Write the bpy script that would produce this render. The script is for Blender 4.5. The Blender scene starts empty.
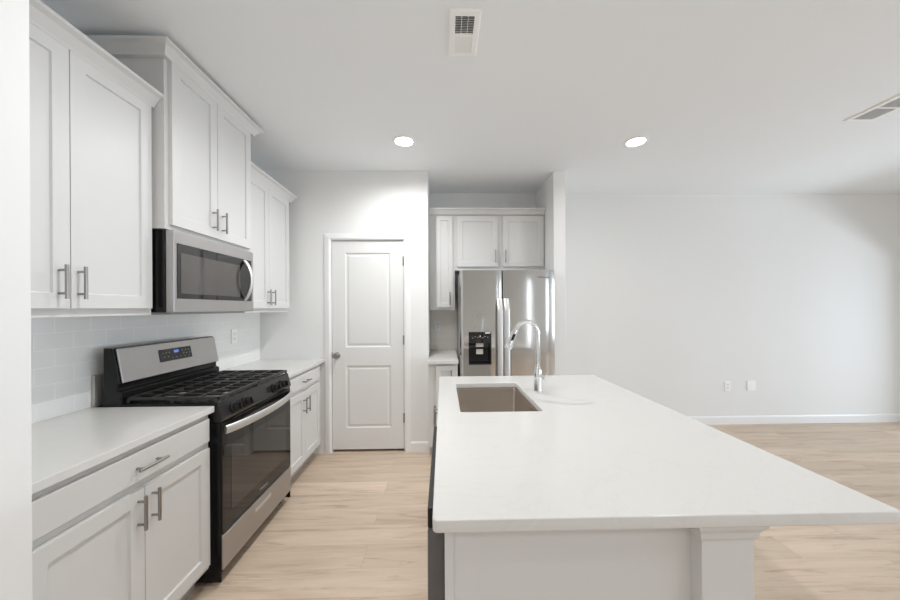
import bpy, bmesh, math, random
from mathutils import Vector, Matrix
random.seed(7)
S = bpy.context.scene
COL = S.collection
PI = math.pi

# ------------------------------------------------------------------ camera
cam_d = bpy.data.cameras.new('camera')
cam = bpy.data.objects.new('camera', cam_d)
COL.objects.link(cam)
FPX, HORIZON, YAW, CAMH, ROLL = 332.4924, 308.1861, 0.0216, 1.3977, -0.0058
cam_d.sensor_fit = 'HORIZONTAL'
cam_d.sensor_width = 36.0
cam_d.lens = FPX * 36.0 / 900.0
cam_d.shift_y = (HORIZON - 300.0) / 900.0
cam_d.clip_start = 0.02
_r = Vector((math.cos(YAW), -math.sin(YAW), 0)); _f = Vector((math.sin(YAW), math.cos(YAW), 0)); _u = Vector((0, 0, 1))
_r2 = _r * math.cos(ROLL) + _u * math.sin(ROLL)
_u2 = _u * math.cos(ROLL) - _r * math.sin(ROLL)
M3 = Matrix((_r2, _u2, -_f)).transposed()
cam.matrix_world = Matrix.Translation((0, 0, CAMH)) @ M3.to_4x4()
S.camera = cam

# ------------------------------------------------------------------ exposure and light
S.view_settings.view_transform = 'Standard'
S.view_settings.look = 'None'
S.view_settings.gamma = 1.0
S.view_settings.use_curve_mapping = False
S.view_settings.exposure = 0.17
S.cycles.max_bounces = 14
S.cycles.diffuse_bounces = 10

wd = bpy.data.worlds.new('sky')
S.world = wd
wd.use_nodes = True
wd.node_tree.nodes['Background'].inputs[0].default_value = (0.75, 0.87, 1.0, 1)
wd.node_tree.nodes['Background'].inputs[1].default_value = 1.0

def area(name, loc, direction, sx, sy, power, color=(1, 1, 1), spread=180):
    l = bpy.data.lights.new(name, 'AREA')
    l.shape = 'RECTANGLE'; l.size = sx; l.size_y = sy
    l.energy = power; l.color = color; l.spread = math.radians(spread)
    o = bpy.data.objects.new(name, l)
    COL.objects.link(o)
    o.location = loc
    o.rotation_euler = Vector(direction).to_track_quat('-Z', 'Y').to_euler()
    return o

# daylight through the glazed right-wall door and through added, unseen rear and side windows
area('added_rear_window_light', (4.75, -3.93, 1.45), (0, 1, -0.05), 1.0, 1.6, 14, (0.78, 0.89, 1.0))  # window lamp added behind the viewer for general daylight
area('added_side_window_light', (5.67, -1.2, 1.35), (-1, 0.05, -0.05), 2.3, 1.7, 38, (0.78, 0.89, 1.0))  # added out of view so light from the right reaches the left run
area('daylight_patio_light', (6.8, 2.2, 1.03), (-1, 0.12, 0.25), 2.6, 0.40, 64, (0.80, 0.90, 1.0))
area('added_fridge_streak_light', (2.70, -3.93, 1.25), (0, 1, 0), 0.08, 2.0, 3.4, (0.85, 0.93, 1.0))  # narrow lamp added to put a bright streak on the refrigerator
AISLE_POWER, ROOM_POWER = 27.0, 8.0
CAN_COLOR = (0.96, 0.975, 0.98)

# ------------------------------------------------------------------ materials
def new_mat(name):
    m = bpy.data.materials.new(name); m.use_nodes = True
    nt = m.node_tree
    return m, nt, nt.nodes['Principled BSDF']

def plain(name, color, rough=0.5, metal=0.0, spec=0.5, coat=0.0, noise=0.0, nscale=8.0, bump=0.0, bscale=200.0, aniso=0.0):
    m, nt, b = new_mat(name)
    b.inputs['Base Color'].default_value = (*color, 1)
    b.inputs['Roughness'].default_value = rough
    b.inputs['Metallic'].default_value = metal
    b.inputs['Specular IOR Level'].default_value = spec
    b.inputs['Coat Weight'].default_value = coat
    b.inputs['Anisotropic'].default_value = aniso
    tc = nt.nodes.new('ShaderNodeTexCoord')
    if noise:
        n = nt.nodes.new('ShaderNodeTexNoise'); n.inputs['Scale'].default_value = nscale; n.inputs['Detail'].default_value = 4
        r = nt.nodes.new('ShaderNodeMix'); r.data_type = 'RGBA'
        r.inputs[6].default_value = (*[c * (1 - noise) for c in color], 1)
        r.inputs[7].default_value = (*[min(1, c * (1 + noise)) for c in color], 1)
        nt.links.new(tc.outputs['Object'], n.inputs['Vector'])
        nt.links.new(n.outputs['Fac'], r.inputs[0]); nt.links.new(r.outputs[2], b.inputs['Base Color'])
    if bump:
        n2 = nt.nodes.new('ShaderNodeTexNoise'); n2.inputs['Scale'].default_value = bscale
        bp = nt.nodes.new('ShaderNodeBump'); bp.inputs['Strength'].default_value = bump; bp.inputs['Distance'].default_value = 0.002
        nt.links.new(tc.outputs['Object'], n2.inputs['Vector'])
        nt.links.new(n2.outputs['Fac'], bp.inputs['Height']); nt.links.new(bp.outputs['Normal'], b.inputs['Normal'])
    return m

def emit(name, color, strength):
    m, nt, b = new_mat(name)
    b.inputs['Base Color'].default_value = (0.02, 0.02, 0.02, 1)
    b.inputs['Emission Color'].default_value = (*color, 1)
    b.inputs['Emission Strength'].default_value = strength
    return m

def brushed(name, color, rough, axis_scale):
    """steel with fine streaks along one axis"""
    m, nt, b = new_mat(name)
    b.inputs['Metallic'].default_value = 1.0
    tc = nt.nodes.new('ShaderNodeTexCoord'); mp = nt.nodes.new('ShaderNodeMapping')
    mp.inputs['Scale'].default_value = axis_scale
    n = nt.nodes.new('ShaderNodeTexNoise'); n.inputs['Scale'].default_value = 6; n.inputs['Detail'].default_value = 3
    nt.links.new(tc.outputs['Object'], mp.inputs['Vector']); nt.links.new(mp.outputs['Vector'], n.inputs['Vector'])
    mx = nt.nodes.new('ShaderNodeMix'); mx.data_type = 'RGBA'
    mx.inputs[6].default_value = (*[c * 0.97 for c in color], 1); mx.inputs[7].default_value = (*[min(1, c * 1.03) for c in color], 1)
    nt.links.new(n.outputs['Fac'], mx.inputs[0]); nt.links.new(mx.outputs[2], b.inputs['Base Color'])
    mr = nt.nodes.new('ShaderNodeMapRange'); mr.inputs['To Min'].default_value = rough * 0.94; mr.inputs['To Max'].default_value = rough * 1.06
    nt.links.new(n.outputs['Fac'], mr.inputs['Value']); nt.links.new(mr.outputs['Result'], b.inputs['Roughness'])
    return m

def quartz():
    m, nt, b = new_mat('white_quartz')
    b.inputs['Roughness'].default_value = 0.16
    tc = nt.nodes.new('ShaderNodeTexCoord')
    w = nt.nodes.new('ShaderNodeTexNoise'); w.inputs['Scale'].default_value = 2.5; w.inputs['Detail'].default_value = 6; w.inputs['Roughness'].default_value = 0.65
    w.inputs['Distortion'].default_value = 1.2
    nt.links.new(tc.outputs['Object'], w.inputs['Vector'])
    r = nt.nodes.new('ShaderNodeValToRGB')
    e = r.color_ramp.elements
    e[0].position = 0.0; e[0].color = (0.68, 0.67, 0.65, 1)
    e[1].position = 1.0; e[1].color = (0.68, 0.67, 0.65, 1)
    for p, c in ((0.485, (0.68, 0.67, 0.65, 1)), (0.5, (0.66, 0.65, 0.63, 1)), (0.515, (0.68, 0.67, 0.65, 1))):
        k = e.new(p); k.color = c
    nt.links.new(w.outputs['Fac'], r.inputs['Fac'])
    # soft grey flecks
    f = nt.nodes.new('ShaderNodeTexNoise'); f.inputs['Scale'].default_value = 14; f.inputs['Detail'].default_value = 5; f.inputs['Distortion'].default_value = 0.8
    nt.links.new(tc.outputs['Object'], f.inputs['Vector'])
    fr = nt.nodes.new('ShaderNodeMapRange'); fr.inputs['From Min'].default_value = 0.66; fr.inputs['From Max'].default_value = 0.78; fr.inputs['To Max'].default_value = 0.42
    nt.links.new(f.outputs['Fac'], fr.inputs['Value'])
    mx = nt.nodes.new('ShaderNodeMix'); mx.data_type = 'RGBA'
    mx.inputs[7].default_value = (0.58, 0.565, 0.54, 1)
    nt.links.new(fr.outputs['Result'], mx.inputs[0]); nt.links.new(r.outputs['Color'], mx.inputs[6])
    nt.links.new(mx.outputs[2], b.inputs['Base Color'])
    return m

def planks():
    m, nt, b = new_mat('light_oak_planks')
    tc = nt.nodes.new('ShaderNodeTexCoord')
    br = nt.nodes.new('ShaderNodeTexBrick')
    br.offset = 0.37; br.inputs['Scale'].default_value = 1.0
    br.inputs['Brick Width'].default_value = 1.22; br.inputs['Row Height'].default_value = 0.18
    br.inputs['Mortar Size'].default_value = 0.0008; br.inputs['Mortar Smooth'].default_value = 0.1
    br.inputs['Color1'].default_value = (0.0, 0.0, 0.0, 1); br.inputs['Color2'].default_value = (1, 1, 1, 1)
    br.inputs['Mortar'].default_value = (0.5, 0.5, 0.5, 1)
    nt.links.new(tc.outputs['Object'], br.inputs['Vector'])
    # per plank shift of the grain
    mul = nt.nodes.new('ShaderNodeVectorMath'); mul.operation = 'SCALE'; mul.inputs['Scale'].default_value = 7.0
    nt.links.new(br.outputs['Color'], mul.inputs[0])
    add = nt.nodes.new('ShaderNodeVectorMath'); add.operation = 'ADD'
    nt.links.new(tc.outputs['Object'], add.inputs[0]); nt.links.new(mul.outputs['Vector'], add.inputs[1])
    mp = nt.nodes.new('ShaderNodeMapping'); mp.inputs['Scale'].default_value = (0.75, 9.0, 1.0)
    nt.links.new(add.outputs['Vector'], mp.inputs['Vector'])
    g = nt.nodes.new('ShaderNodeTexNoise'); g.inputs['Scale'].default_value = 1.6; g.inputs['Detail'].default_value = 9; g.inputs['Roughness'].default_value = 0.66
    g.inputs['Distortion'].default_value = 0.6
    nt.links.new(mp.outputs['Vector'], g.inputs['Vector'])
    ramp = nt.nodes.new('ShaderNodeValToRGB')
    e = ramp.color_ramp.elements
    e[0].position = 0.27; e[0].color = (0.44, 0.335, 0.245, 1)
    e[1].position = 0.75; e[1].color = (0.70, 0.575, 0.46, 1)
    k = e.new(0.45); k.color = (0.60, 0.475, 0.365, 1)
    nt.links.new(g.outputs['Fac'], ramp.inputs['Fac'])
    # short darker grain marks
    mp2 = nt.nodes.new('ShaderNodeMapping'); mp2.inputs['Scale'].default_value = (2.2, 26.0, 1.0)
    nt.links.new(add.outputs['Vector'], mp2.inputs['Vector'])
    g2 = nt.nodes.new('ShaderNodeTexNoise'); g2.inputs['Scale'].default_value = 1.3; g2.inputs['Detail'].default_value = 6; g2.inputs['Roughness'].default_value = 0.6; g2.inputs['Distortion'].default_value = 0.9
    nt.links.new(mp2.outputs['Vector'], g2.inputs['Vector'])
    r2 = nt.nodes.new('ShaderNodeMapRange'); r2.inputs['From Min'].default_value = 0.56; r2.inputs['From Max'].default_value = 0.74; r2.inputs['To Max'].default_value = 0.75
    nt.links.new(g2.outputs['Fac'], r2.inputs['Value'])
    dk = nt.nodes.new('ShaderNodeMix'); dk.data_type = 'RGBA'; dk.inputs[7].default_value = (0.34, 0.255, 0.185, 1)
    nt.links.new(r2.outputs['Result'], dk.inputs[0]); nt.links.new(ramp.outputs['Color'], dk.inputs[6])
    # plank to plank tone
    tone = nt.nodes.new('ShaderNodeMapRange'); tone.inputs['To Min'].default_value = 0.90; tone.inputs['To Max'].default_value = 1.06
    nt.links.new(br.outputs['Color'], tone.inputs['Value'])
    big = nt.nodes.new('ShaderNodeVectorMath'); big.operation = 'SCALE'
    nt.links.new(dk.outputs[2], big.inputs[0]); nt.links.new(tone.outputs['Result'], big.inputs['Scale'])
    # the joints
    jm = nt.nodes.new('ShaderNodeMix'); jm.data_type = 'RGBA'; jm.inputs[7].default_value = (0.27, 0.20, 0.14, 1)
    jf = nt.nodes.new('ShaderNodeMath'); jf.operation = 'MULTIPLY'; jf.inputs[1].default_value = 0.55
    nt.links.new(br.outputs['Fac'], jf.inputs[0]); nt.links.new(jf.outputs[0], jm.inputs[0])
    nt.links.new(big.outputs['Vector'], jm.inputs[6])
    nt.links.new(jm.outputs[2], b.inputs['Base Color'])
    b.inputs['Roughness'].default_value = 0.42
    b.inputs['Specular IOR Level'].default_value = 0.35
    return m

def subway(name, plane, tint=(0.86, 0.86, 0.845)):
    m, nt, b = new_mat(name)
    tc = nt.nodes.new('ShaderNodeTexCoord'); sp = nt.nodes.new('ShaderNodeSeparateXYZ'); cb = nt.nodes.new('ShaderNodeCombineXYZ')
    nt.links.new(tc.outputs['Object'], sp.inputs[0])
    nt.links.new(sp.outputs['Y' if plane == 'yz' else 'X'], cb.inputs['X'])
    off = nt.nodes.new('ShaderNodeMath'); off.operation = 'SUBTRACT'; off.inputs[1].default_value = 0.914
    nt.links.new(sp.outputs['Z'], off.inputs[0]); nt.links.new(off.outputs[0], cb.inputs['Y'])
    br = nt.nodes.new('ShaderNodeTexBrick'); br.inputs['Scale'].default_value = 1.0
    br.inputs['Brick Width'].default_value = 0.155; br.inputs['Row Height'].default_value = 0.0765
    br.inputs['Mortar Size'].default_value = 0.0022; br.inputs['Mortar Smooth'].default_value = 0.3
    br.inputs['Color1'].default_value = (*[c*0.985 for c in tint], 1); br.inputs['Color2'].default_value = (*[min(1, c*1.015) for c in tint], 1)
    br.inputs['Mortar'].default_value = (0.97, 0.965, 0.95, 1)
    nt.links.new(cb.outputs[0], br.inputs['Vector']); nt.links.new(br.outputs['Color'], b.inputs['Base Color'])
    bp = nt.nodes.new('ShaderNodeBump'); bp.inputs['Strength'].default_value = 0.35; bp.inputs['Distance'].default_value = 0.002; bp.invert = True
    nt.links.new(br.outputs['Fac'], bp.inputs['Height']); nt.links.new(bp.outputs['Normal'], b.inputs['Normal'])
    b.inputs['Roughness'].default_value = 0.12
    return m

def clear_glass():
    m, nt, b = new_mat('window_glass')
    b.inputs['Base Color'].default_value = (1, 1, 1, 1); b.inputs['Roughness'].default_value = 0.0
    b.inputs['Transmission Weight'].default_value = 1.0; b.inputs['IOR'].default_value = 1.0
    return m

M_WALL = plain('warm_white_wall_paint', (0.82, 0.82, 0.81), 0.85, spec=0.2, bump=0.05, bscale=350)
M_CEIL = plain('flat_white_ceiling_paint', (0.85, 0.875, 0.895), 0.95, spec=0.1, bump=0.05, bscale=250)
M_TRIM = plain('white_trim_paint', (0.86, 0.86, 0.855), 0.35, noise=0.01)
M_DOOR = plain('white_door_paint', (0.77, 0.77, 0.76), 0.38, noise=0.01)
M_CAB = plain('pale_grey_cabinet_paint', (0.665, 0.66, 0.65), 0.38, noise=0.01)
M_CABIN = plain('cabinet_box_paint', (0.645, 0.635, 0.62), 0.45, noise=0.01)
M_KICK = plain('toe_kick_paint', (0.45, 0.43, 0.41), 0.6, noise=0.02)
M_FLOOR = planks()
M_QUARTZ = quartz()
M_TILE_L = subway('white_subway_tile_side', 'yz')
M_TILE_B = subway('white_subway_tile_warm_lit', 'xz', (0.92, 0.88, 0.83))  # lighter, warmer copy of the tile, making up for alcove shade
M_STEEL = brushed('brushed_steel_across', (0.47, 0.455, 0.45), 0.40, (1, 3, 60))
M_STEELV = brushed('brushed_steel_fridge', (0.60, 0.585, 0.565), 0.11, (25, 25, 0.4))
M_HANDLE = plain('satin_steel_bar', (0.72, 0.715, 0.71), 0.45, 1.0, noise=0.02)
M_NICKEL = plain('satin_nickel_pull', (0.36, 0.345, 0.33), 0.32, 1.0, noise=0.03)
M_CHROME = plain('polished_chrome', (0.85, 0.86, 0.87), 0.05, 1.0, noise=0.01)
M_SINK = brushed('satin_sink_steel', (0.62, 0.56, 0.505), 0.24, (2, 40, 2))
M_BLACK = plain('black_enamel', (0.008, 0.008, 0.008), 0.25, spec=0.28, noise=0.1)
M_IRON = plain('cast_iron_black', (0.030, 0.028, 0.027), 0.36, bump=0.1, bscale=400)
M_FASCIA = plain('dark_glossy_fascia', (0.022, 0.021, 0.021), 0.2, spec=0.35, noise=0.1)
M_GLASSB = plain('black_oven_glass', (0.010, 0.009, 0.009), 0.03, spec=0.5, coat=0.0, noise=0.1)
M_MWIN = plain('smoked_microwave_window', (0.075, 0.068, 0.063), 0.05, spec=0.6, coat=0.0, noise=0.1)
M_OWIN = plain('smoked_oven_window', (0.035, 0.030, 0.027), 0.04, spec=0.6, noise=0.1)
M_PLASTIC = plain('black_plastic', (0.009, 0.009, 0.009), 0.2, spec=0.35, noise=0.1)
M_GREYPL = plain('grey_plastic', (0.35, 0.35, 0.35), 0.4, noise=0.05)
M_LIGHTPL = plain('pale_grey_plastic', (0.62, 0.60, 0.56), 0.4, noise=0.05)
M_DWSIDE = plain('dark_grey_door_edge', (0.13, 0.125, 0.125), 0.45, noise=0.04)
M_GREYMET = plain('grey_sheet_metal', (0.55, 0.53, 0.50), 0.5, 0.6, noise=0.05)
M_PLATE = plain('white_plastic_plate', (0.93, 0.93, 0.93), 0.3, noise=0.01)
M_SLOT = plain('dark_slot', (0.16, 0.16, 0.16), 0.7, noise=0.1)
M_DUCT = plain('dark_duct_shade', (0.03, 0.03, 0.03), 0.9, noise=0.1)
M_VENT = plain('white_register_metal', (0.92, 0.92, 0.91), 0.4, noise=0.01)
M_BLUE = emit('blue_clock_glow', (0.12, 0.30, 0.85), 0.7)
M_LENS = emit('lit_downlight_lens', (1.0, 0.96, 0.90), 14.0)
M_GLASS = clear_glass()
M_WORD = plain('grey_wordmark', (0.16, 0.16, 0.17), 0.4, 0.6, noise=0.02)
M_WORDL = plain('pale_wordmark', (0.42, 0.42, 0.42), 0.4, 0.3, noise=0.02)
M_GROUND = plain('sunlit_patio_concrete', (0.55, 0.54, 0.52), 0.9, noise=0.08)

# ------------------------------------------------------------------ builders
def root_loc(parent):
    p = parent; loc = Vector((0, 0, 0))
    while p is not None:
        loc += p.location; p = p.parent
    return loc

class MB:
    """collects shapes given in world coordinates; build() links them as one mesh object"""
    def __init__(self): self.bm = bmesh.new()
    def _hull(self, vs, faces):
        v = [self.bm.verts.new(p) for p in vs]
        for f in faces:
            try: self.bm.faces.new([v[i] for i in f])
            except ValueError: pass
        return v
    def box(self, x0, x1, y0, y1, z0, z1):
        x0, x1 = sorted((x0, x1)); y0, y1 = sorted((y0, y1)); z0, z1 = sorted((z0, z1))
        self._hull([(x0,y0,z0),(x1,y0,z0),(x1,y1,z0),(x0,y1,z0),(x0,y0,z1),(x1,y0,z1),(x1,y1,z1),(x0,y1,z1)],
                   [(0,3,2,1),(4,5,6,7),(0,1,5,4),(1,2,6,5),(2,3,7,6),(3,0,4,7)])
        return self
    def fbox(self, F, u0, u1, v0, v1, d0, d1):
        p = [F(u, v, d) for d in (d0, d1) for (u, v) in ((u0,v0),(u1,v0),(u1,v1),(u0,v1))]
        self._hull(p, [(0,3,2,1),(4,5,6,7),(0,1,5,4),(1,2,6,5),(2,3,7,6),(3,0,4,7)])
        return self
    def rings(self, rings, cap0=True, cap1=True):
        """loft of closed rings of equal point count"""
        R = [[self.bm.verts.new(p) for p in r] for r in rings]
        n = len(R[0])
        for a, b in zip(R, R[1:]):
            for i in range(n):
                try: self.bm.faces.new((a[i], a[(i+1) % n], b[(i+1) % n], b[i]))
                except ValueError: pass
        if cap0: self.bm.faces.new(R[0][::-1])
        if cap1: self.bm.faces.new(R[-1])
        return self
    def shaker(self, F, u0, u1, v0, v1, t=0.02, rail=0.057, rec=0.009):
        def ring(i, d): return [F(u0+i, v0+i, d), F(u1-i, v0+i, d), F(u1-i, v1-i, d), F(u0+i, v1-i, d)]
        return self.rings([ring(0, 0), ring(0, t), ring(rail, t), ring(rail + 0.003, t - rec)])
    def moulded(self, F, panels, u0, u1, v0, v1, t):
        """slab with raised moulded panels: panels fill a vertical stack"""
        self.fbox(F, u0, u1, v0, v1, 0, t - 0.012)
        us = sorted({p[0] for p in panels} | {p[1] for p in panels})
        pu0, pu1 = us[0], us[-1]
        self.fbox(F, u0, pu0, v0, v1, t - 0.012, t); self.fbox(F, pu1, u1, v0, v1, t - 0.012, t)
        cuts = [v0]
        for p in sorted(panels, key=lambda q: q[2]): cuts += [p[2], p[3]]
        cuts.append(v1)
        for a, b in zip(cuts[0::2], cuts[1::2]): self.fbox(F, pu0, pu1, a, b, t - 0.012, t)
        for (a, b, c, d) in panels:
            def ring(i, e): return [F(a+i, c+i, e), F(b-i, c+i, e), F(b-i, d-i, e), F(a+i, d-i, e)]
            self.rings([ring(0, t - 0.0005), ring(0.010, t - 0.009), ring(0.022, t - 0.009), ring(0.036, t - 0.003)], cap0=False)
        return self
    def cyl(self, p0, p1, r0, r1=None, n=20):
        r1 = r0 if r1 is None else r1
        p0, p1 = Vector(p0), Vector(p1); a = (p1 - p0).normalized()
        s = a.orthogonal().normalized(); t = a.cross(s)
        def ring(p, r): return [p + (s*math.cos(2*PI*i/n) + t*math.sin(2*PI*i/n))*r for i in range(n)]
        return self.rings([ring(p0, r0), ring(p1, r1)])
    def lathe(self, p0, axis, prof, n=28):
        p0 = Vector(p0); a = Vector(axis).normalized(); s = a.orthogonal().normalized(); t = a.cross(s)
        return self.rings([[p0 + a*h + (s*math.cos(2*PI*i/n) + t*math.sin(2*PI*i/n))*max(r, 1e-4) for i in range(n)] for r, h in prof])
    def tube(self, pts, rad, n=14, flat=None, up=None):
        """swept tube; rad a number or list; flat=(a,b) gives an elliptical section, a along the frame normal"""
        pts = [Vector(p) for p in pts]; m = len(pts); rr = rad if isinstance(rad, (list, tuple)) else [rad]*m
        rings = []; nrm = None
        for i, p in enumerate(pts):
            d = (pts[min(i+1, m-1)] - pts[max(i-1, 0)]).normalized()
            if nrm is None: nrm = (Vector(up) - d*Vector(up).dot(d)).normalized() if up else d.orthogonal().normalized()
            else: nrm = (nrm - d*nrm.dot(d)).normalized()
            bn = d.cross(nrm); fa, fb = flat or (1, 1)
            rings.append([p + (nrm*math.cos(2*PI*k/n)*fa + bn*math.sin(2*PI*k/n)*fb)*rr[i] for k in range(n)])
        return self.rings(rings)
    def sweep(self, path, prof):
        """moulding: prof = closed list of (out, z); path = list of (x, y), outward on the right-hand side of travel, mitred"""
        P = [Vector((x, y)) for x, y in path]; rings = []
        for i, p in enumerate(P):
            ns = []
            if i > 0: d = (P[i]-P[i-1]).normalized(); ns.append(Vector((d.y, -d.x)))
            if i < len(P)-1: d = (P[i+1]-P[i]).normalized(); ns.append(Vector((d.y, -d.x)))
            nv = sum(ns, Vector((0, 0))) / len(ns); nv = nv / max(nv.dot(nv), 1e-6) if len(ns) > 1 else nv
            rings.append([(p.x + nv.x*o, p.y + nv.y*o, z) for o, z in prof])
        return self.rings(rings)
    def build(self, name, mat, parent=None, bevel=0.0, smooth=False, segs=2):
        bmesh.ops.recalc_face_normals(self.bm, faces=self.bm.faces)
        off = root_loc(parent)
        for v in self.bm.verts: v.co -= off
        me = bpy.data.meshes.new(name); self.bm.to_mesh(me); self.bm.free()
        me.materials.append(mat)
        o = bpy.data.objects.new(name, me); COL.objects.link(o)
        if parent is not None: o.parent = parent
        if bevel:
            b = o.modifiers.new('edge', 'BEVEL'); b.width = bevel; b.segments = segs; b.limit_method = 'ANGLE'; b.angle_limit = math.radians(35)
        if smooth:
            for p in me.polygons: p.use_smooth = True
            me.set_sharp_from_angle(angle=math.radians(38))
        return o

def thing(name, label, cat, loc, group=None):
    o = bpy.data.objects.new(name, None); COL.objects.link(o)
    o.empty_display_size = 0.1
    o.location = loc; o['label'] = label; o['category'] = cat
    if group: o['group'] = group
    return o

def tag(o, label, cat, group=None):
    o['label'] = label; o['category'] = cat
    if group: o['group'] = group
    return o

def struct(name, mb, mat, bevel=0.0, parent=None):
    o = mb.build(name, mat, parent, bevel)
    if parent is None: o['kind'] = 'structure'
    return o

def rounded(x0, x1, y0, y1, r, n=6):
    pts = []
    for cx, cy, a in ((x1-r, y0+r, -PI/2), (x1-r, y1-r, 0), (x0+r, y1-r, PI/2), (x0+r, y0+r, PI)):
        for i in range(n+1):
            t = a + PI/2*i/n
            pts.append((cx + r*math.cos(t), cy + r*math.sin(t)))
    return pts

def slab(name, mat, outlines, z0, z1, bevel, label, cat):
    """a flat slab cut to outlines (holes allowed), with eased edges"""
    cu = bpy.data.curves.new(name, 'CURVE'); cu.dimensions = '2D'; cu.fill_mode = 'BOTH'
    cu.extrude = (z1 - z0)/2 - bevel; cu.bevel_depth = bevel; cu.bevel_resolution = 2
    cu.offset = -bevel
    for pts in outlines:
        s = cu.splines.new('POLY'); s.points.add(len(pts)-1)
        for p, (x, y) in zip(s.points, pts): p.co = (x, y, 0, 1)
        s.use_cyclic_u = True
    tmp = bpy.data.objects.new(name + '_outline', cu); COL.objects.link(tmp)
    dg = bpy.context.evaluated_depsgraph_get()
    me = bpy.data.meshes.new_from_object(tmp.evaluated_get(dg))
    bpy.data.objects.remove(tmp)
    me.materials.clear(); me.materials.append(mat)
    o = bpy.data.objects.new(name, me); COL.objects.link(o); o.location = (0, 0, (z0+z1)/2)
    me.transform(Matrix.Translation((0, 0, 0)))
    o['label'] = label; o['category'] = cat
    return o

def text_mesh(name, body, size, mat, origin, xaxis, yaxis, parent, depth=0.0006, shear=0.0):
    cu = bpy.data.curves.new(name, 'FONT'); cu.body = body; cu.size = size; cu.extrude = depth; cu.align_x = 'CENTER'; cu.align_y = 'CENTER'; cu.shear = shear
    tmp = bpy.data.objects.new(name + '_type', cu); COL.objects.link(tmp)
    dg = bpy.context.evaluated_depsgraph_get()
    me = bpy.data.meshes.new_from_object(tmp.evaluated_get(dg)); bpy.data.objects.remove(tmp)
    x = Vector(xaxis).normalized(); y = Vector(yaxis).normalized(); z = x.cross(y)
    mat4 = Matrix((x, y, z)).transposed().to_4x4(); mat4.translation = Vector(origin) - root_loc(parent)
    me.transform(mat4); me.materials.clear(); me.materials.append(mat)
    o = bpy.data.objects.new(name, me); COL.objects.link(o); o.parent = parent
    return o

# frames: (u, v, d) -> world. Left run faces +X (u along +Y); rear run faces -Y (u along +X)
def FX(x): return lambda u, v, d: (x + d, u, v)
def FXm(x): return lambda u, v, d: (x - d, u, v)
def FY(y): return lambda u, v, d: (u, y - d, v)

def bar_pull(F, u, v, d, length, parent, vertical=True, r=0.006, post=0.030, spread=0.68):
    mb = MB()
    h = length/2; s = h*spread
    def P(k, dd): return F(u, v + k, dd) if vertical else F(u + k, v, dd)
    mb.cyl(P(-h, d+post), P(h, d+post), r, n=12)
    for k in (-s, s): mb.cyl(P(k, d), P(k, d+post), r*0.8, n=10)
    return mb.build('handle', M_NICKEL, parent, smooth=True)

# ------------------------------------------------------------------ the room
XW, XB, XR = -1.7735, -1.10, 5.60
YD, YB, YR, YN = 3.2545, 3.884, -4.0, 0.912
HC = 2.74

struct('floor', MB().box(-1.95, 5.9, YR-0.12, YB+0.12, -0.06, 0.0), M_FLOOR)
struct('ceiling', MB().box(-1.95, 5.9, YR-0.12, YB+0.12, HC, HC+0.1), M_CEIL)
struct('wall_left', MB().box(XW-0.12, XW, YN, YB, 0, HC), M_WALL)
struct('wall_near_left', MB().box(XW-0.12, XB, YR, YN, 0, HC), M_WALL)
struct('wall_back', MB().box(XW-0.12, 5.87, YB, YB+0.12, 0, HC), M_WALL)
DX0, DX1, DZ = -1.078, -0.385, 2.06
OX0, OX1, OZ = DX0-0.004, DX1+0.004, DZ+0.004
struct('wall_pantry', MB().box(XW, OX0-0.018, YD, YD+0.12, 0, HC).box(OX1+0.018, -0.142, YD, YD+0.12, 0, HC).box(OX0-0.018, OX1+0.018, YD, YD+0.12, OZ+0.018, HC)
       .box(-0.262, -0.142, YD+0.12, YB, 0, HC), M_WALL)
struct('wall_fridge', MB().box(1.096, 1.213, YD, YB, 0, HC), M_WALL, bevel=0.004)
# right wall with the opening of a glazed patio door
PY0, PY1, PZ = 0.9, 3.5, 1.88
WY0, WY1, WZ0, WZ1 = -2.4, 0.0, 0.5, 2.2  # unseen side window, added to light the left run
struct('wall_right', MB().box(XR, XR+0.12, YR, WY0, 0, HC).box(XR, XR+0.12, WY1, PY0, 0, HC).box(XR, XR+0.12, WY0, WY1, 0, WZ0).box(XR, XR+0.12, WY0, WY1, WZ1, HC).box(XR, XR+0.12, PY1, YB, 0, HC).box(XR, XR+0.12, PY0, PY1, PZ, HC), M_WALL)
wins = [(4.2, 5.3)]  # unseen rear window, added for daylight
side = (2.62, 2.78)  # slot window added for the refrigerator streak
mb = MB(); xs = [XB, side[0], side[1]] + [v for w in wins for v in w] + [XR]
for a, b in zip(xs[0::2], xs[1::2]): mb.box(a, b, YR-0.12, YR, 0, HC)
mb.box(side[0], side[1], YR-0.12, YR, 0, 0.2).box(side[0], side[1], YR-0.12, YR, 2.3, HC)
for a, b in wins: mb.box(a, b, YR-0.12, YR, 0, 0.6).box(a, b, YR-0.12, YR, 2.3, HC)
struct('wall_rear', mb, M_WALL)
for i, (a, b) in enumerate(wins):
    w = MB().box(a, a+0.05, YR-0.1, YR-0.04, 0.6, 2.3).box(b-0.05, b, YR-0.1, YR-0.04, 0.6, 2.3).box(a+0.05, b-0.05, YR-0.1, YR-0.04, 0.6, 0.65) \
        .box(a+0.05, b-0.05, YR-0.1, YR-0.04, 2.25, 2.3).box(a+0.05, b-0.05, YR-0.1, YR-0.04, 1.43, 1.47)
    w = struct('window_%d' % (i+1), w, M_TRIM)
    MB().box(a+0.05, b-0.05, YR-0.072, YR-0.068, 0.65, 2.25).build('pane', M_GLASS, w)
w = MB().box(side[0], side[0]+0.02, YR-0.1, YR-0.04, 0.2, 2.3).box(side[1]-0.02, side[1], YR-0.1, YR-0.04, 0.2, 2.3).box(side[0]+0.02, side[1]-0.02, YR-0.1, YR-0.04, 0.2, 0.22).box(side[0]+0.02, side[1]-0.02, YR-0.1, YR-0.04, 2.28, 2.3)
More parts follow.
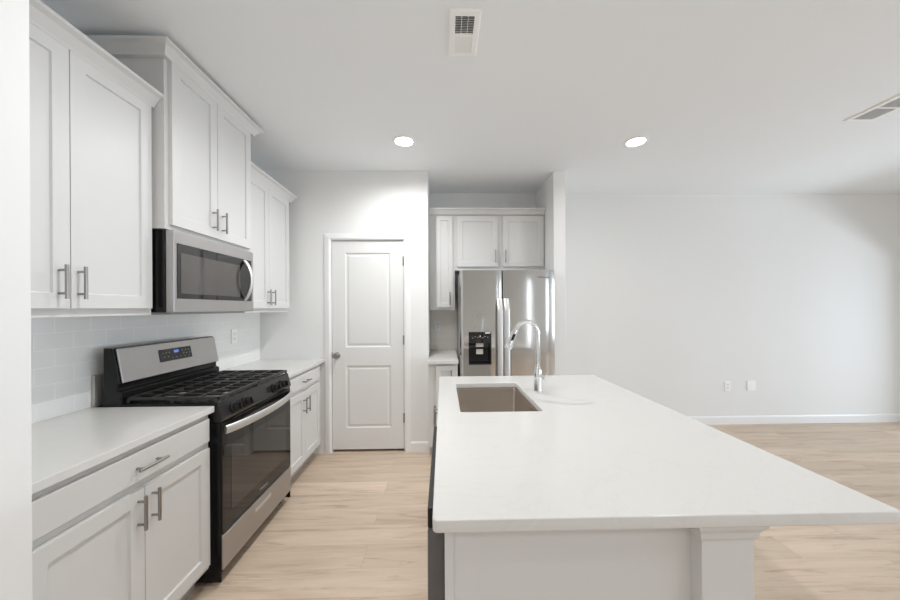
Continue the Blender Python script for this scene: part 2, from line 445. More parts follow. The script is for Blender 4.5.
w = struct('window_3', w, M_TRIM)  # trim of the narrow window added for the refrigerator streak
w = MB().box(XR+0.01, XR+0.05, WY0, WY0+0.05, WZ0, WZ1).box(XR+0.01, XR+0.05, WY1-0.05, WY1, WZ0, WZ1).box(XR+0.01, XR+0.05, WY0+0.05, WY1-0.05, WZ0, WZ0+0.05).box(XR+0.01, XR+0.05, WY0+0.05, WY1-0.05, WZ1-0.05, WZ1).box(XR+0.01, XR+0.05, -1.225, -1.175, WZ0+0.05, WZ1-0.05)
w = struct('window_2', w, M_TRIM)  # trim of the side window added for its light
w = MB()
for a, b in ((PY0, PY0+0.06), (PY1-0.06, PY1), ((PY0+PY1)/2-0.03, (PY0+PY1)/2+0.03)): w.box(XR+0.04, XR+0.1, a, b, 0.0, PZ)
w.box(XR+0.04, XR+0.1, PY0, PY1, PZ-0.06, PZ)
w = struct('door_2', w, M_TRIM)
# tiled strips between counters and wall cabinets
struct('wall_backsplash_left', MB().box(XW, XW+0.008, YN+0.002, YD-0.002, 0.88, 1.372), M_TILE_L)
struct('wall_backsplash_alcove', MB().box(-0.140, 0.16, YB-0.008, YB, 0.88, 1.38), M_TILE_B)
# baseboards
def base_prof(z0=0.0): return [(0, z0), (0.014, z0), (0.014, 0.082), (0.008, 0.094), (0, 0.097)]
struct('baseboard_back', MB().sweep([(XR-0.016, YB), (1.215, YB)][::-1], [(o, z) for o, z in base_prof()]), M_TRIM)
struct('baseboard_pantry', MB().sweep([(-0.318, YD), (-0.142, YD), (-0.142, YD+0.02)], base_prof()), M_TRIM)
struct('baseboard_fridge', MB().sweep([(1.096, YD+0.02), (1.096, YD), (1.213, YD), (1.213, YB-0.016)], base_prof()), M_TRIM)
struct('baseboard_right', MB().sweep([(XR, YB-0.016), (XR, PY1+0.01)], base_prof()), M_TRIM)

# pantry door
F = FY(YD + 0.045)
d1 = MB().moulded(F, [(-0.950, -0.512, 0.235, 0.842), (-0.950, -0.512, 1.022, 1.942)], DX0, DX1, 0.026, DZ, 0.036)
d1 = struct('door_1', d1, M_DOOR, bevel=0.0012)
MB().box(OX0-0.016, OX0, YD-0.002, YD+0.118, 0, OZ).box(OX1, OX1+0.016, YD-0.002, YD+0.118, 0, OZ).box(OX0-0.016, OX1+0.016, YD-0.002, YD+0.118, OZ, OZ+0.016).build('jamb', M_TRIM, d1)
def casing_prof(): return [(0, 0), (0.012, 0.0), (0.018, 0.012), (0.016, 0.030), (0.012, 0.050), (0.009, 0.060), (0, 0.060)]
cm = MB()
ca, cb_, ct, cw = OX0 - 0.006, OX1 + 0.006, OZ + 0.006, 0.060
rings = []
for (x, z, sx, sz) in ((ca, 0, -1, 0), (ca, ct, -1, 1), (cb_, ct, 1, 1), (cb_, 0, 1, 0)):
    rings.append([(x + sx*w_, YD - o, z + sz*w_) for o, w_ in casing_prof()])
cm.rings(rings)
cm.build('casing', M_TRIM, d1)
kx, kz = -1.030, 0.945
k = MB().lathe((kx, YD + 0.010, kz), (0, -1, 0), [(0.031, 0), (0.031, 0.004), (0.026, 0.009), (0.012, 0.012), (0.011, 0.030), (0.020, 0.036), (0.027, 0.046), (0.028, 0.054), (0.023, 0.064), (0.010, 0.069), (0.0, 0.070)]).build('door_knob', M_NICKEL, d1, smooth=True)
MB().box(DX0-0.003, DX0+0.004, YD+0.0005, YD+0.0085, kz-0.028, kz+0.028).build('latch_plate', M_NICKEL, d1)
for hz in (0.33, 1.09, 1.86):
    MB().cyl((DX1 + 0.002, YD + 0.004, hz-0.045), (DX1 + 0.002, YD + 0.004, hz+0.045), 0.009, n=12).build('hinge', M_NICKEL, d1, smooth=True)

# ------------------------------------------------------------------ cabinets of the left run
CROWN = [(0.0, 0.0), (0.022, 0.0), (0.026, 0.010), (0.048, 0.044), (0.066, 0.054), (0.066, 0.068), (0.0, 0.068)]
def crown(path, z, parent, k=1.0):
    MB().sweep(path, [(o, z + dz*k) for o, dz in CROWN]).build('crown_molding', M_CAB, parent)

# wall cabinet nearest the camera
def wall_cabinet(label, y0, y1, z0, z1, xf, doors, dz0, dz1, hz, crown_path, crown_z, crown_s=1.0):
    t = thing('wall_cabinet', label, 'cabinet', (XW, (y0+y1)/2, z0))
    MB().box(XW + 0.001, xf - 0.02, y0, y1, z0, z1).build('body', M_CABIN, t, bevel=0.0012)
    for (a, b, hu) in doors:
        d = MB().shaker(FX(xf - 0.0195), a, b, dz0, dz1).build('door', M_CAB, t, bevel=0.0012)
        bar_pull(FX(xf), hu, hz, 0.0, 0.128, d)
    crown(crown_path, crown_z, t, crown_s)
    return t

XU = -1.432
wall_cabinet('pale grey two-door wall cabinet in the near left corner above the wide counter', YN+0.003, 1.688, 1.372, 2.43, XU,
             [(0.945, 1.3105, 1.272), (1.3135, 1.672, 1.338)], 1.405, 2.408, 1.505,
             [(XU-0.02, YN+0.004), (XU-0.02, 1.688)][::-1][::-1], 2.402)
XM = -1.365
t = wall_cabinet('tall pale grey two-door wall cabinet standing proud above the microwave', 1.69, 2.425, 1.805, 2.69, XM,
             [(1.713, 2.0515, 2.008), (2.0545, 2.405, 2.092)], 1.828, 2.664, 1.93,
             [(XW+0.001, 1.69), (XM-0.02, 1.69), (XM-0.02, 2.425), (XW+0.001, 2.425)], 2.655, 0.85)
wall_cabinet('pale grey two-door wall cabinet farthest down the left wall by the pantry', 2.434, 3.160, 1.372, 2.43, XU,
             [(2.458, 2.776, 2.748), (2.779, 3.138, 2.822)], 1.405, 2.408, 1.495,
             [(XU-0.02, 2.434), (XU-0.02, 3.160), (XW+0.001, 3.160)], 2.402)

def base_cabinet(label, y0, y1, xf, doors, dr, dz, hz, hdr):
    t = thing('base_cabinet', label, 'cabinet', (XW, (y0+y1)/2, 0))
    MB().box(XW + 0.001, xf - 0.02, y0, y1, 0.105, 0.883).build('body', M_CABIN, t, bevel=0.0012)
    MB().box(XW + 0.001, xf - 0.09, y0, y1, 0.0, 0.105).build('toe_kick', M_KICK, t)
    w = MB().fbox(FX(xf - 0.0195), dr[0], dr[1], dr[2], dr[3], 0, 0.0195).build('drawer', M_CAB, t, bevel=0.002)
    bar_pull(FX(xf), (dr[0]+dr[1])/2 + hdr, (dr[2]+dr[3])/2 - 0.004, 0.0, 0.128, w, vertical=False)
    for (a, b, hu) in doors:
        d = MB().shaker(FX(xf - 0.0195), a, b, dz[0], dz[1]).build('door', M_CAB, t, bevel=0.0012)
        bar_pull(FX(xf), hu, hz, 0.0, 0.128, d)
    return t
XD = -1.158
base_cabinet('pale grey base cabinet with drawer and two doors left of the range', YN+0.003, 1.690, XD,
             [(0.940, 1.3115, 1.284), (1.3145, 1.672, 1.345)], (0.940, 1.672, 0.746, 0.858), (0.135, 0.714), 0.628, 0.018)
base_cabinet('pale grey base cabinet with drawer and two doors between range and pantry', 2.466, 3.190, XD,
             [(2.490, 2.8055, 2.774), (2.8085, 3.150, 2.842)], (2.490, 3.150, 0.746, 0.858), (0.135, 0.714), 0.600, -0.01)

XC = -1.148
def counter_l(label, y0, y1):
    o = MB().rings([[(x, y, z) for x, y in rounded(XW+0.0085, XC, y0, y1, 0.004, 3)] for z in (0.884, 0.914)]).build('countertop', M_QUARTZ, None, bevel=0.002)
    tag(o, label, 'countertop')
counter_l('white quartz countertop in the near left corner, left of the range', YN+0.002, 1.695)
counter_l('short white quartz countertop between the range and the pantry wall', 2.4645, YD-0.003)

# outlet on the tiles between range and pantry
def wall_plate(label, F, u, v, w=0.072, h=0.118, kind='outlet'):
    t = thing('wall_outlet' if kind != 'data' else 'wall_jack', label, 'outlet' if kind != 'data' else 'wall plate', F(u, v - h/2, 0))
    MB().fbox(F, u-w/2, u+w/2, v-h/2, v+h/2, 0.0005, 0.009).build('cover_plate', M_PLATE, t, bevel=0.002)
    if kind == 'outlet':
        for s in (-1, 1):
            r = MB().fbox(F, u-0.017, u+0.017, v + s*0.020 - 0.014, v + s*0.020 + 0.014, 0.009, 0.011).build('receptacle', M_PLATE, t, bevel=0.001)
            MB().fbox(F, u-0.009, u-0.006, v + s*0.020-0.002, v + s*0.020+0.007, 0.011, 0.0114).fbox(F, u+0.006, u+0.009, v + s*0.020-0.002, v + s*0.020+0.007, 0.011, 0.0114) \
                .fbox(F, u-0.003, u+0.003, v + s*0.020-0.010, v + s*0.020-0.005, 0.011, 0.0114).build('slot', M_SLOT, r)
    else:
        MB().fbox(F, u-0.017, u+0.017, v-0.034, v+0.034, 0.009, 0.011).build('insert', M_PLATE, t, bevel=0.001)
    return t
wall_plate('white outlet on the tiled backsplash between range and pantry', FX(XW+0.008), 2.842, 1.172)
wall_plate('white outlet on the alcove tiles left of the refrigerator', FY(YB-0.008), -0.062, 1.195)
wall_plate('white duplex outlet low on the bare living room wall, left of the other plate', FY(YB), 3.378, 0.452)
wall_plate('wider blank white wall plate low on the bare living room wall, right of the outlet', FY(YB), 3.665, 0.456, 0.100, 0.118, 'data')

# ------------------------------------------------------------------ gas range
RY0, RY1 = 1.700, 2.460
RF = -1.118                                             # door front plane
rg = thing('gas_range', 'freestanding stainless and black gas range between the two left counters', 'stove', (-1.4, (RY0+RY1)/2, 0))
MB().box(-1.745, RF-0.045, RY0, RY1, 0.022, 0.912).build('body', M_BLACK, rg, bevel=0.002)
for y in (RY0, RY1-0.0034):
    MB().box(RF-0.0445, RF-0.006, y, y+0.0034, 0.022, 0.824).build('side_trim', M_BLACK, rg)
MB().box(-1.762, -1.746, RY0+0.004, RY1-0.004, 0.10, 1.07).build('rear_strip', M_GREYMET, rg)  # pale grey strip standing behind the range body
for fx in (-1.69, RF-0.075):
    for fy in (RY0+0.045, RY1-0.045):
        MB().lathe((fx, fy, 0), (0, 0, 1), [(0.020, 0), (0.022, 0.008), (0.012, 0.014), (0.010, 0.0215)], 14).build('foot', M_PLASTIC, rg, smooth=True)
# backguard: black housing with the steel panel leaning back
bgp = [(-1.70, 0.912), (-1.612, 0.912), (-1.612, 0.985), (-1.634, 0.995), (-1.634, 1.022), (-1.622, 1.024), (-1.655, 1.205), (-1.70, 1.207)]
bg = MB().rings([[(x, y, z) for x, z in bgp] for y in (RY0, RY1-0.028)]).build('backguard', M_BLACK, rg, bevel=0.004)
sv = Vector((-0.033, 0, 0.181)).normalized(); sn = Vector((0.181, 0, 0.033)).normalized(); so = Vector((-1.622, 0, 1.024))
def FBG(u, v, d):
    p = so + sv*v + sn*d
    return (p.x, u, p.z)
pl = MB().fbox(FBG, RY0+0.012, RY1-0.032, 0.003, 0.180, 0.0008, 0.009).build('control_panel', M_STEEL, bg, bevel=0.003)
DO = -0.062
MB().fbox(FBG, 2.010+DO, 2.252+DO, 0.070, 0.142, 0.0092, 0.0115).build('display', M_GLASSB, rg, bevel=0.001)
MB().fbox(FBG, 2.115+DO, 2.150+DO, 0.114, 0.130, 0.0117, 0.0122).build('clock_readout', M_BLUE, rg)
for u, v in [(2.035, .120), (2.058, .120), (2.082, .120), (2.180, .122), (2.205, .122), (2.230, .122), (2.04, .096), (2.07, .096), (2.10, .086), (2.13, .086), (2.16, .086), (2.185, .102), (2.21, .102), (2.235, .102), (2.195, .084), (2.225, .084)]:
    MB().fbox(FBG, u+DO-0.004, u+DO+0.004, v-0.0016, v+0.0016, 0.0117, 0.0120).build('button_mark', M_GREYPL, rg)
# cooktop
MB().box(-1.610, RF-0.02, RY0-0.0015, RY1+0.0015, 0.9125, 0.926).build('cooktop', M_BLACK, rg, bevel=0.004)
# slanted fascia with knobs
fp = [(RF-0.044, 0.826), (RF-0.004, 0.826), (RF+0.004, 0.846), (RF-0.018, 0.928), (RF-0.030, 0.932), (RF-0.044, 0.9115)]
MB().rings([[(x, y, z) for x, z in fp] for y in (RY0, RY1)]).build('control_fascia', M_FASCIA, rg, bevel=0.003)
fn = Vector((0.082, 0, 0.022)).normalized()
for ky in (1.800, 1.905, 2.225, 2.330):
    p = Vector((RF-0.0040, ky, 0.875)) + fn*0.0005
    kb = MB().lathe(p, fn, [(0.030, 0), (0.030, 0.007), (0.024, 0.011), (0.022, 0.034), (0.019, 0.038), (0, 0.038)], 22).build('knob', M_PLASTIC, rg, smooth=True)
    q = p + fn*0.038
    g = Vector((-fn.z, 0, fn.x))
    MB().rings([[q + g*a + Vector((0, b, 0)) + fn*c for a, b in ((-0.018, -0.005), (0.018, -0.005), (0.018, 0.005), (-0.018, 0.005))] for c in (-0.004, 0.010)]).build('grip', M_PLASTIC, kb, bevel=0.002)
# burners and grates
for bx, by, r in ((-1.26, 1.885, 0.050), (-1.26, 2.275, 0.042), (-1.49, 1.885, 0.036), (-1.49, 2.275, 0.046)):
    bu = MB().lathe((bx, by, 0.9263), (0, 0, 1), [(r+0.012, 0), (r+0.010, 0.006), (r, 0.012), (r-0.004, 0.012)], 24).build('burner', M_GREYMET, rg, smooth=True)
    MB().lathe((bx, by, 0.9385), (0, 0, 1), [(r, 0), (r+0.002, 0.003), (r, 0.008), (r*0.6, 0.010), (0, 0.010)], 24).build('cap', M_IRON, bu, smooth=True)
def grate(y0, y1):
    mb = MB(); gx0, gx1 = -1.600, RF-0.020; zt, zb = 0.956, 0.944; w = 0.0055
    for y in (y0+w, y1-w): mb.box(gx0, gx1, y-w, y+w, zb-0.003, zt)
    for x in (gx0+w, gx1-w): mb.box(x-w, x+w, y0, y1, zb-0.003, zt)
    n = 5
    for i in range(1, n): 
        y = y0 + (y1-y0)*i/n; mb.box(gx0, gx1, y-w*0.8, y+w*0.8, zb, zt)
    for x in (-1.48, -1.368, -1.25): mb.box(x-w, x+w, y0, y1, zb, zt-0.001)
    for x in (gx0+w, gx1-w, -1.375):
        for y in (y0+w, y1-w): mb.box(x-w, x+w, y-w, y+w, 0.9265, zb)
    mb.build('grate', M_IRON, rg, bevel=0.0015, segs=1)
grate(RY0+0.012, (RY0+RY1)/2-0.002); grate((RY0+RY1)/2+0.002, RY1-0.012)
# oven door
dr = MB().box(RF-0.044, RF, RY0+0.004, RY1-0.004, 0.262, 0.822).build('oven_door', M_GLASSB, rg, bevel=0.004)
MB().box(RF-0.0002, RF+0.0008, RY0+0.075, RY1-0.075, 0.345, 0.690).build('oven_window', M_OWIN, dr)
n = 22; pts = []
for i in range(n+1):
    s = i/n; pts.append((RF + 0.010 + 0.050*(1-(2*s-1)**2)**0.8, RY0+0.016 + (RY1-RY0-0.032)*s, 0.785))
MB().tube(pts, 0.022, 18, flat=(1.0, 0.42), up=(0, 0, 1)).build('handle', M_HANDLE, dr, smooth=True)
text_mesh('badge', 'Whirlpool', 0.021, M_WORDL, (RF+0.0012, 2.085, 0.300), (0, 1, 0), (0, 0, 1), dr)
# storage drawer
dw = MB().box(RF-0.044, RF+0.002, RY0+0.004, RY1-0.004, 0.078, 0.253).build('storage_drawer', M_STEEL, rg, bevel=0.005)
MB().box(RF+0.0022, RF+0.007, 1.985, 2.165, 0.196, 0.218).build('handle', M_HANDLE, dw, bevel=0.002)

# ------------------------------------------------------------------ microwave
MY0, MY1, MF, MZ0, MZ1 = 1.702, 2.405, -1.352, 1.385, 1.802
mw = thing('microwave', 'stainless over-the-range microwave with smoked window and arched handle', 'microwave', (-1.56, (MY0+MY1)/2, MZ0))
MB().box(XW+0.0085, MF-0.040, MY0, MY1, MZ0, MZ1).build('case', M_PLASTIC, mw, bevel=0.002)
MB().box(XW+0.03, MF-0.045, MY0+0.03, MY1-0.03, MZ0-0.012, MZ0-0.0005).build('grease_filter', M_GREYPL, mw)
md = MB().box(MF-0.0395, MF, MY0-0.001, MY1+0.001, MZ0-0.002, MZ1).build('door', M_STEEL, mw, bevel=0.004)
MB().box(MF+0.0002, MF+0.002, 1.722, 2.380, 1.455, 1.738).build('glass_panel', M_GLASSB, md, bevel=0.001)
MB().box(MF+0.0022, MF+0.0030, 1.745, 2.245, 1.482, 1.690).build('window', M_MWIN, md)
pts = [(MF + 0.003 + 0.050*math.sin(PI*i/18)**0.75, 2.296, 1.462 + 0.268*i/18) for i in range(19)]
MB().tube(pts, 0.0155, 14, flat=(1.0, 0.55), up=(0, 1, 0)).build('handle', M_HANDLE, md, smooth=True)

# ------------------------------------------------------------------ alcove: cabinets and refrigerator
YU = 3.53
nc = thing('wall_cabinet', 'narrow one-door wall cabinet in the alcove left of the refrigerator', 'cabinet', (0, YB, 1.375))
MB().box(-0.140, 0.128, YU+0.02, YB-0.001, 1.378, 2.43).build('body', M_CABIN, nc, bevel=0.0012)
d = MB().shaker(FY(YU+0.0195), -0.066, 0.108, 1.408, 2.375, rail=0.045).build('door', M_CAB, nc, bevel=0.0012)
bar_pull(FY(YU), 0.076, 1.50, 0.0, 0.135, d)
crown([(-0.140, YU+0.02), (0.1285, YU+0.02)], 2.392, nc, 0.88)
fc = thing('wall_cabinet', 'pale grey two-door cabinet above the refrigerator', 'cabinet', (0.6, YB, 1.80))
MB().box(0.129, 1.094, YU+0.02, YB-0.001, 1.800, 2.43).build('body', M_CABIN, fc, bevel=0.0012)
for a, b, hu in ((0.156, 0.588, 0.563), (0.646, 1.080, 0.668)):
    d = MB().shaker(FY(YU+0.0195), a, b, 1.838, 2.375).build('door', M_CAB, fc, bevel=0.0012)
    bar_pull(FY(YU), hu, 1.945, 0.0, 0.135, d)
crown([(0.1285, YU+0.02), (1.094, YU+0.02)], 2.392, fc, 0.88)

nb = thing('base_cabinet', 'narrow one-door base cabinet in the alcove left of the refrigerator', 'cabinet', (0, 3.6, 0))
MB().box(-0.140, 0.135, 3.10, YB-0.001, 0.105, 0.883).build('body', M_CABIN, nb, bevel=0.0012)
MB().box(-0.126, 0.135, 3.18, YB-0.001, 0, 0.105).build('toe_kick', M_KICK, nb)
d = MB().shaker(FY(3.0995), -0.066, 0.108, 0.135, 0.862, rail=0.045).build('door', M_CAB, nb, bevel=0.0012)
bar_pull(FY(3.08), 0.076, 0.765, 0.0, 0.135, d)
o = MB().box(-0.1405, 0.142, 3.062, YB-0.0085, 0.884, 0.914).build('countertop', M_QUARTZ, None, bevel=0.002)
tag(o, 'small white quartz countertop in the alcove beside the refrigerator', 'countertop')

FF = 3.19
fr = thing('refrigerator', 'stainless side-by-side refrigerator with black ice dispenser', 'refrigerator', (0.62, 3.5, 0))
MB().box(0.166, 1.082, FF+0.075, 3.865, 0.035, 1.745).build('body', M_GREYPL, fr, bevel=0.003)
MB().box(0.175, 1.073, FF+0.06, FF+0.075, 0.03, 0.095).build('kick_grille', M_PLASTIC, fr)
for fx in (0.21, 1.04):
    for fy in (3.32, 3.82): MB().cyl((fx, fy, 0), (fx, fy, 0.035), 0.022).build('foot', M_PLASTIC, fr)
def door_prism(mb, xa, xb, x0, x1, z0, z1, sag):
    """piece xa..xb of a door x0..x1 whose front bows outward"""
    n = 10; xc, hw = (x0+x1)/2, (x1-x0)/2
    def yf(x): return FF + sag*((x-xc)/hw)**2 + 0.010*abs((x-xc)/hw)**14
    pts = [(xa + (xb-xa)*i/n, yf(xa + (xb-xa)*i/n)) for i in range(n+1)] + [(xb, FF+0.070), (xa, FF+0.070)]
    mb.rings([[(x, y, z) for x, y in pts] for z in (z0, z1)])
LX0, LX1, RX0, RX1 = 0.164, 0.572, 0.583, 1.084
NX0, NX1, NZ0, NZ1 = 0.246, 0.466, 0.852, 1.168
mb = MB()
door_prism(mb, LX0, NX0, LX0, LX1, 0.10, 1.762, 0.005); door_prism(mb, NX1, LX1, LX0, LX1, 0.10, 1.762, 0.005)
door_prism(mb, NX0, NX1, LX0, LX1, 0.10, NZ0, 0.005); door_prism(mb, NX0, NX1, LX0, LX1, NZ1, 1.762, 0.005)
ld = mb.build('freezer_door', M_STEELV, fr, smooth=True)
mb = MB(); door_prism(mb, RX0, RX1, RX0, RX1, 0.10, 1.762, 0.006)
rd = mb.build('fridge_door', M_STEELV, fr, smooth=True)
def fhandle(xc, parent):
    pts = [(xc, FF-0.004 - 0.045*min(1, math.sin(PI*i/24)*3.5), 0.52 + 0.965*i/24) for i in range(25)]
    MB().tube(pts, 0.027, 18, flat=(1.0, 0.42), up=(1, 0, 0)).build('handle', M_HANDLE, parent, smooth=True)
fhandle(0.543, ld); fhandle(0.610, rd)
# dispenser set into the freezer door
ds = MB().box(NX0+0.001, NX1-0.001, FF-0.002, FF+0.006, 1.060, NZ1-0.001).box(NX0+0.001, NX0+0.014, FF-0.002, FF+0.065, NZ0+0.001, 1.060) \
    .box(NX1-0.014, NX1-0.001, FF-0.002, FF+0.065, NZ0+0.001, 1.060).box(NX0+0.014, NX1-0.014, FF-0.002, FF+0.065, NZ0+0.001, NZ0+0.016) \
    .box(NX0+0.014, NX1-0.014, FF+0.058, FF+0.065, NZ0+0.016, 1.060).build('dispenser', M_GLASSB, ld)
MB().box(0.320, 0.392, FF+0.030, FF+0.044, 1.020, 1.058).build('water_paddle', M_LIGHTPL, fr, bevel=0.002)
MB().box(0.322, 0.388, FF+0.028, FF+0.042, 0.950, 0.998).build('ice_paddle', M_LIGHTPL, fr, bevel=0.002)
MB().box(0.405, 0.455, FF-0.0035, FF-0.0022, 1.152, 1.164).build('sticker', M_PLATE, fr)
for i, u in enumerate((0.285, 0.31, 0.335, 0.38, 0.405, 0.43)):
    MB().box(u-0.006, u+0.006, FF-0.0032, FF-0.0022, 1.108 + 0.006*((i*2) % 3), 1.114 + 0.006*((i*2) % 3)).build('button_mark', M_GREYPL, fr)
mb = MB(); mb.box(0.352, 0.362, FF-0.0032, FF-0.0022, 1.118, 1.134).build('indicator_light', M_LIGHTPL, fr)
text_mesh('wordmark', 'Whirlpool', 0.028, M_WORD, (0.972, FF+0.0008, 1.692), (1, 0.026, 0), (0, 0, 1), rd)

# ------------------------------------------------------------------ island
IX0, IX1, IY0, IY1 = -0.0268, 1.0708, 0.758, 2.3577
IX1 = 1.080
SX0, SX1, SY0, SY1 = 0.080, 0.468, 1.545, 2.135
isl = thing('kitchen_island', 'pale grey island cabinet with panelled end and square corner post', 'island', (0.3, 1.6, 0))
BX1, EY = 0.620, 0.818
ep = MB().box(0.001, BX1, EY+0.005, EY+0.018, 0.0, 0.883).build('end_panel', M_CAB, isl)
MB().box(0.001, 0.024, EY, EY+0.0048, 0.0, 0.883).build('stile', M_CAB, isl, bevel=0.001)
MB().box(BX1-0.016, BX1, EY+0.0185, 2.330, 0.0, 0.883).build('back_panel', M_CAB, isl)
MB().box(0.001, BX1-0.0165, 2.314, 2.330, 0.0, 0.883).build('far_panel', M_CAB, isl)
MB().box(0.001, BX1-0.0165, 1.474, 1.490, 0.0, 0.883).build('divider', M_CABIN, isl)
MB().box(0.06, BX1-0.0165, 1.4905, 2.3135, 0.0, 0.105).build('toe_kick', M_KICK, isl)
MB().box(0.001, 0.018, 1.4905, 2.3135, 0.105, 0.135).box(0.001, 0.018, 1.4905, 2.3135, 0.850, 0.883).box(0.001, 0.018, 1.885, 1.915, 0.135, 0.850).build('face_frame', M_CAB, isl)
for a, b, hu in ((1.498, 1.898, 1.868), (1.902, 2.304, 1.932)):
    d = MB().shaker(FXm(0.0005), a, b, 0.135, 0.862).build('door', M_CAB, isl, bevel=0.0012)
    bar_pull(FXm(-0.0195), hu, 0.765, 0.0, 0.135, d)
PX0, PX1, PYa, PYb = 0.6205, 0.750, 0.788, 0.912
po = MB().box(PX0, PX1, PYa, PYb, 0.0, 0.836).build('corner_post', M_CAB, isl, bevel=0.0015)
MB().rings([[(PX0-o, PYa-o, z), (PX1+o, PYa-o, z), (PX1+o, PYb+o, z), (PX0-o, PYb+o, z)] for z, o in ((0.8362, 0.003), (0.842, 0.006), (0.856, 0.008), (0.870, 0.018), (0.8835, 0.020))]).build('capital', M_CAB, po)
MB().rings([[(PX0-o, PYa-o, z), (PX1+o, PYa-o, z), (PX1+o, PYb+o, z), (PX0-o, PYb+o, z)] for z, o in ((0, 0.012), (0.09, 0.012), (0.1, 0.003))]).build('plinth', M_CAB, po)

slab('island_countertop', M_QUARTZ, [rounded(IX0, IX1, IY0, IY1, 0.014), rounded(SX0, SX1, SY0, SY1, 0.016)[::-1]], 0.884, 0.914, 0.003,
     'large white veined quartz worktop over the kitchen island, with a sink cutout', 'countertop')

# undermount sink
sk = thing('kitchen_sink', 'rectangular stainless undermount sink in the island worktop', 'sink', (0.274, 1.84, 0.68))
rr = [(0.022, 0.8825, 0.030), (-0.003, 0.8825, 0.018), (-0.004, 0.876, 0.018), (-0.008, 0.716, 0.018), (-0.013, 0.702, 0.022), (-0.026, 0.696, 0.026)]
mb = MB(); mb.rings([[(x, y, z) for x, y in rounded(SX0-o, SX1+o, SY0-o, SY1+o, r)] for o, z, r in rr], cap0=False)
b = mb.build('bowl', M_SINK, sk, smooth=True)
sd = b.modifiers.new('sheet', 'SOLIDIFY'); sd.thickness = 0.0015; sd.offset = -1
MB().lathe((0.274, 1.84, 0.6965), (0, 0, 1), [(0.055, 0), (0.055, 0.003), (0.042, 0.002), (0.036, 0.0015), (0, 0.0015)]).build('drain', M_CHROME, sk, smooth=True)

# faucet
FXc, FYc = 0.540, 1.885
fa = thing('faucet', 'tall polished chrome gooseneck faucet with pull-down spray head', 'faucet', (FXc, FYc, 0.914))
MB().lathe((FXc, FYc, 0.9142), (0, 0, 1), [(0.027, 0), (0.027, 0.006), (0.023, 0.010), (0.022, 0.020), (0.0225, 0.085), (0.021, 0.120), (0.016, 0.140), (0.0125, 0.150)], 24).build('body', M_CHROME, fa, smooth=True)
R = 0.066; top = 1.252; pts = [(FXc, FYc, 1.064), (FXc, FYc, 1.12), (FXc, FYc, 1.18), (FXc, FYc, top)]
for i in range(1, 17):
    a = math.radians(161)*i/16
    pts.append((FXc - R + R*math.cos(a), FYc - 0.012*i/16, top + R*math.sin(a)))
MB().tube(pts, 0.0132, 16).build('neck', M_CHROME, fa, smooth=True)
e = Vector(pts[-1]); dirv = (Vector(pts[-1]) - Vector(pts[-2])).normalized()
hd = MB().lathe(e + dirv*0.001, dirv, [(0.0145, 0), (0.0150, 0.004), (0.0155, 0.030), (0.0185, 0.085), (0.0215, 0.110), (0.0195, 0.115), (0, 0.115)], 24).build('spray_head', M_CHROME, fa, smooth=True)
bpn = Vector((-dirv.z, 0, dirv.x)); bpn = bpn if bpn.x > 0 else -bpn
q = e + dirv*0.045; yv = Vector((0, -1, 0))
MB().rings([[q + dirv*a*0.020 + Vector((1, 0, 0))*b_*0.008 + yv*c for a, b_ in ((-1, -1), (1, -1), (1, 1), (-1, 1))] for c in (0.010, 0.0185)]).build('spray_button', M_PLASTIC, hd, bevel=0.002)
lv = MB().cyl((FXc+0.018, FYc, 0.990), (FXc+0.034, FYc, 0.990), 0.012, 0.011, 18)
lv.tube([(FXc+0.032, FYc, 0.992), (FXc+0.034, FYc-0.012, 1.006), (FXc+0.034, FYc-0.034, 1.018), (FXc+0.034, FYc-0.062, 1.026)], [0.006, 0.006, 0.005, 0.0045], 12)
lv.build('lever', M_CHROME, fa, smooth=True)

# dishwasher in the aisle side of the island
dwm = thing('dishwasher', 'stainless dishwasher with black control top under the near island edge', 'dishwasher', (0.25, 1.17, 0))
MB().box(0.004, 0.56, 0.870, 1.468, 0.10, 0.868).build('tub', M_GREYPL, dwm)
MB().box(0.03, 0.56, 0.870, 1.468, 0.0, 0.0995).build('kick_plate', M_PLASTIC, dwm)
dd = MB().box(-0.042, 0.002, 0.867, 1.470, 0.105, 0.822).build('door', M_DWSIDE, dwm, bevel=0.003)
MB().box(-0.0435, -0.0422, 0.868, 1.469, 0.106, 0.821).build('front_skin', M_STEEL, dd)
MB().box(-0.043, 0.002, 0.867, 1.470, 0.8235, 0.877).build('control_strip', M_PLASTIC, dwm, bevel=0.004)

# ------------------------------------------------------------------ ceiling fittings
def downlight(x, y, power, label):
    t = thing('downlight', label, 'ceiling light', (x, y, HC))
    MB().lathe((x, y, HC-0.0002), (0, 0, -1), [(0.094, 0), (0.092, 0.004), (0.078, 0.008), (0.070, 0.006), (0.070, 0.0)], 36).build('trim_ring', M_TRIM, t, smooth=True)
    MB().lathe((x, y, HC-0.0025), (0, 0, -1), [(0.0695, 0), (0.0695, 0.003), (0.05, 0.004), (0, 0.0042)], 32).build('lens', M_LENS, t, smooth=True)
    l = bpy.data.lights.new('downlight_beam', 'SPOT'); l.shadow_soft_size = 0.06; l.spot_size = math.radians(172); l.spot_blend = 1.0; l.energy = power*3.6; l.color = CAN_COLOR
    lo = bpy.data.objects.new('downlight_beam', l); COL.objects.link(lo); lo.parent = t; lo.location = (0, 0, -0.012)
    return t
downlight(-0.303, 2.673, AISLE_POWER*1.05, 'lit round downlight in the ceiling nearer the pantry door')
downlight(1.573, 2.662, ROOM_POWER, 'lit round downlight in the ceiling nearer the bare living room wall')
downlight(-0.36, 1.36, AISLE_POWER*0.78, 'added unseen lit round downlight in the ceiling over the aisle, just above the viewer')  # this and the next three are added outside the view for more light
downlight(1.573, 1.25, ROOM_POWER, 'added unseen lit round downlight in the ceiling over the seating side of the island')
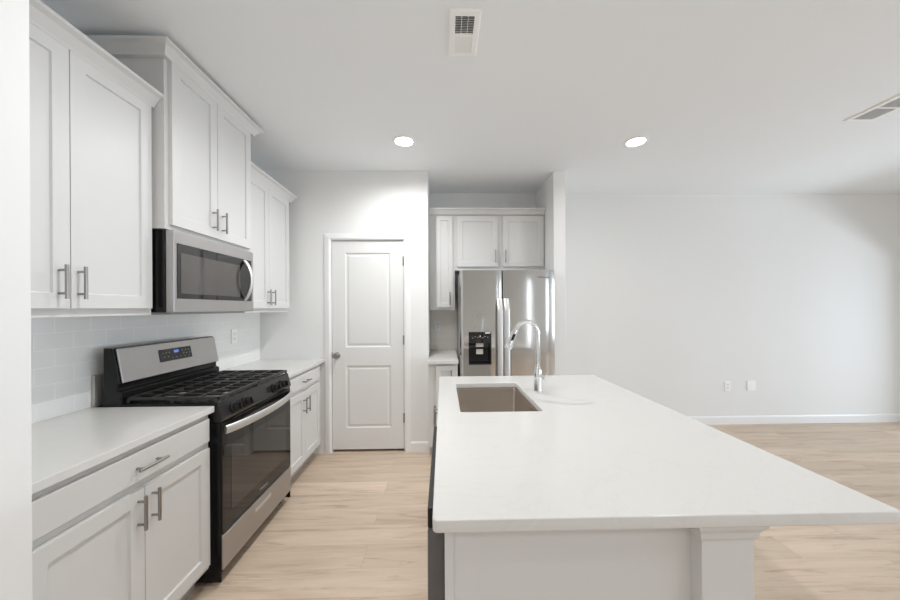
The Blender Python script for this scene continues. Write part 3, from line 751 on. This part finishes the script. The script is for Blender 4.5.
downlight(-0.303, -1.4, AISLE_POWER*0.7, 'added unseen lit round downlight in the ceiling behind the viewer, on the aisle side')
downlight(1.573, -0.2, ROOM_POWER, 'added unseen lit round downlight in the ceiling behind the viewer, on the living room side')

def register(label, x0, x1, y0, y1, along_x, tilt_a, tilt_b):
    """ceiling register with two banks of louvres"""
    t = thing('ceiling_register', label, 'air vent', ((x0+x1)/2, (y0+y1)/2, HC))
    fwd = 0.030; z0, z1 = HC-0.010, HC-0.0003
    ix0, ix1, iy0, iy1 = x0+fwd, x1-fwd, y0+fwd, y1-fwd; ym = (iy0+iy1)/2
    mb = MB()
    mb.rings([[(a, b, z) for a, b in ((x0-o, y0-o), (x1+o, y0-o), (x1+o, y1+o), (x0-o, y1+o))] for o, z in ((0, z1), (0, HC-0.004), (-0.008, z0), (-fwd, z0), (-fwd, z1))], cap0=False, cap1=False)
    mb.box(ix0, ix1, ym-0.006, ym+0.006, z0, z1)
    if along_x:
        for q in (0.33, 0.67): mb.box(ix0 + (ix1-ix0)*q - 0.0012, ix0 + (ix1-ix0)*q + 0.0012, iy0, ym-0.006, z0, z0+0.001)
    mb.build('frame', M_VENT, t)
    MB().box(ix0, ix1, iy0, iy1, HC-0.0012, HC-0.0004).build('duct_shade_sheet', M_DUCT, t)  # flat dark sheet, its colour standing in for the shade inside a duct
    for (a, b, tilt) in ((iy0, ym-0.006, tilt_a), (ym+0.006, iy1, tilt_b)):
        if along_x:
            n = 11
            for i in range(n):
                y = a + (b-a)*(i+0.5)/n; h = 0.0042; dy = h*math.tan(tilt)
                m_ = MB(); m_.rings([[(x, y-dy-0.0006, z0+0.0008), (x, y-dy+0.0006, z0+0.0008), (x, y+dy+0.0006, z0+2*h), (x, y+dy-0.0006, z0+2*h)] for x in (ix0, ix1)])
                m_.build('louvre', M_VENT, t)
        else:
            n = 12
            for i in range(n):
                x = ix0 + (ix1-ix0)*(i+0.5)/n; h = 0.0042; dx = h*math.tan(tilt)
                m_ = MB(); m_.rings([[(x-dx-0.0006, y, z0+0.0008), (x-dx+0.0006, y, z0+0.0008), (x+dx+0.0006, y, z0+2*h), (x+dx-0.0006, y, z0+2*h)] for y in (a, b)])
                m_.build('louvre', M_VENT, t)
    return t
register('small white ceiling register above the aisle, top centre', 0.036, 0.184, 1.485, 1.763, True, math.radians(35), math.radians(-50))
register('white ceiling register at the upper right over the living room', 2.905, 3.110, 2.010, 2.345, False, math.radians(20), math.radians(20))

# the ground outside the glazed door
struct('ground_outside', MB().box(5.9, 14, -4, 10, -0.10, -0.05), M_GROUND)
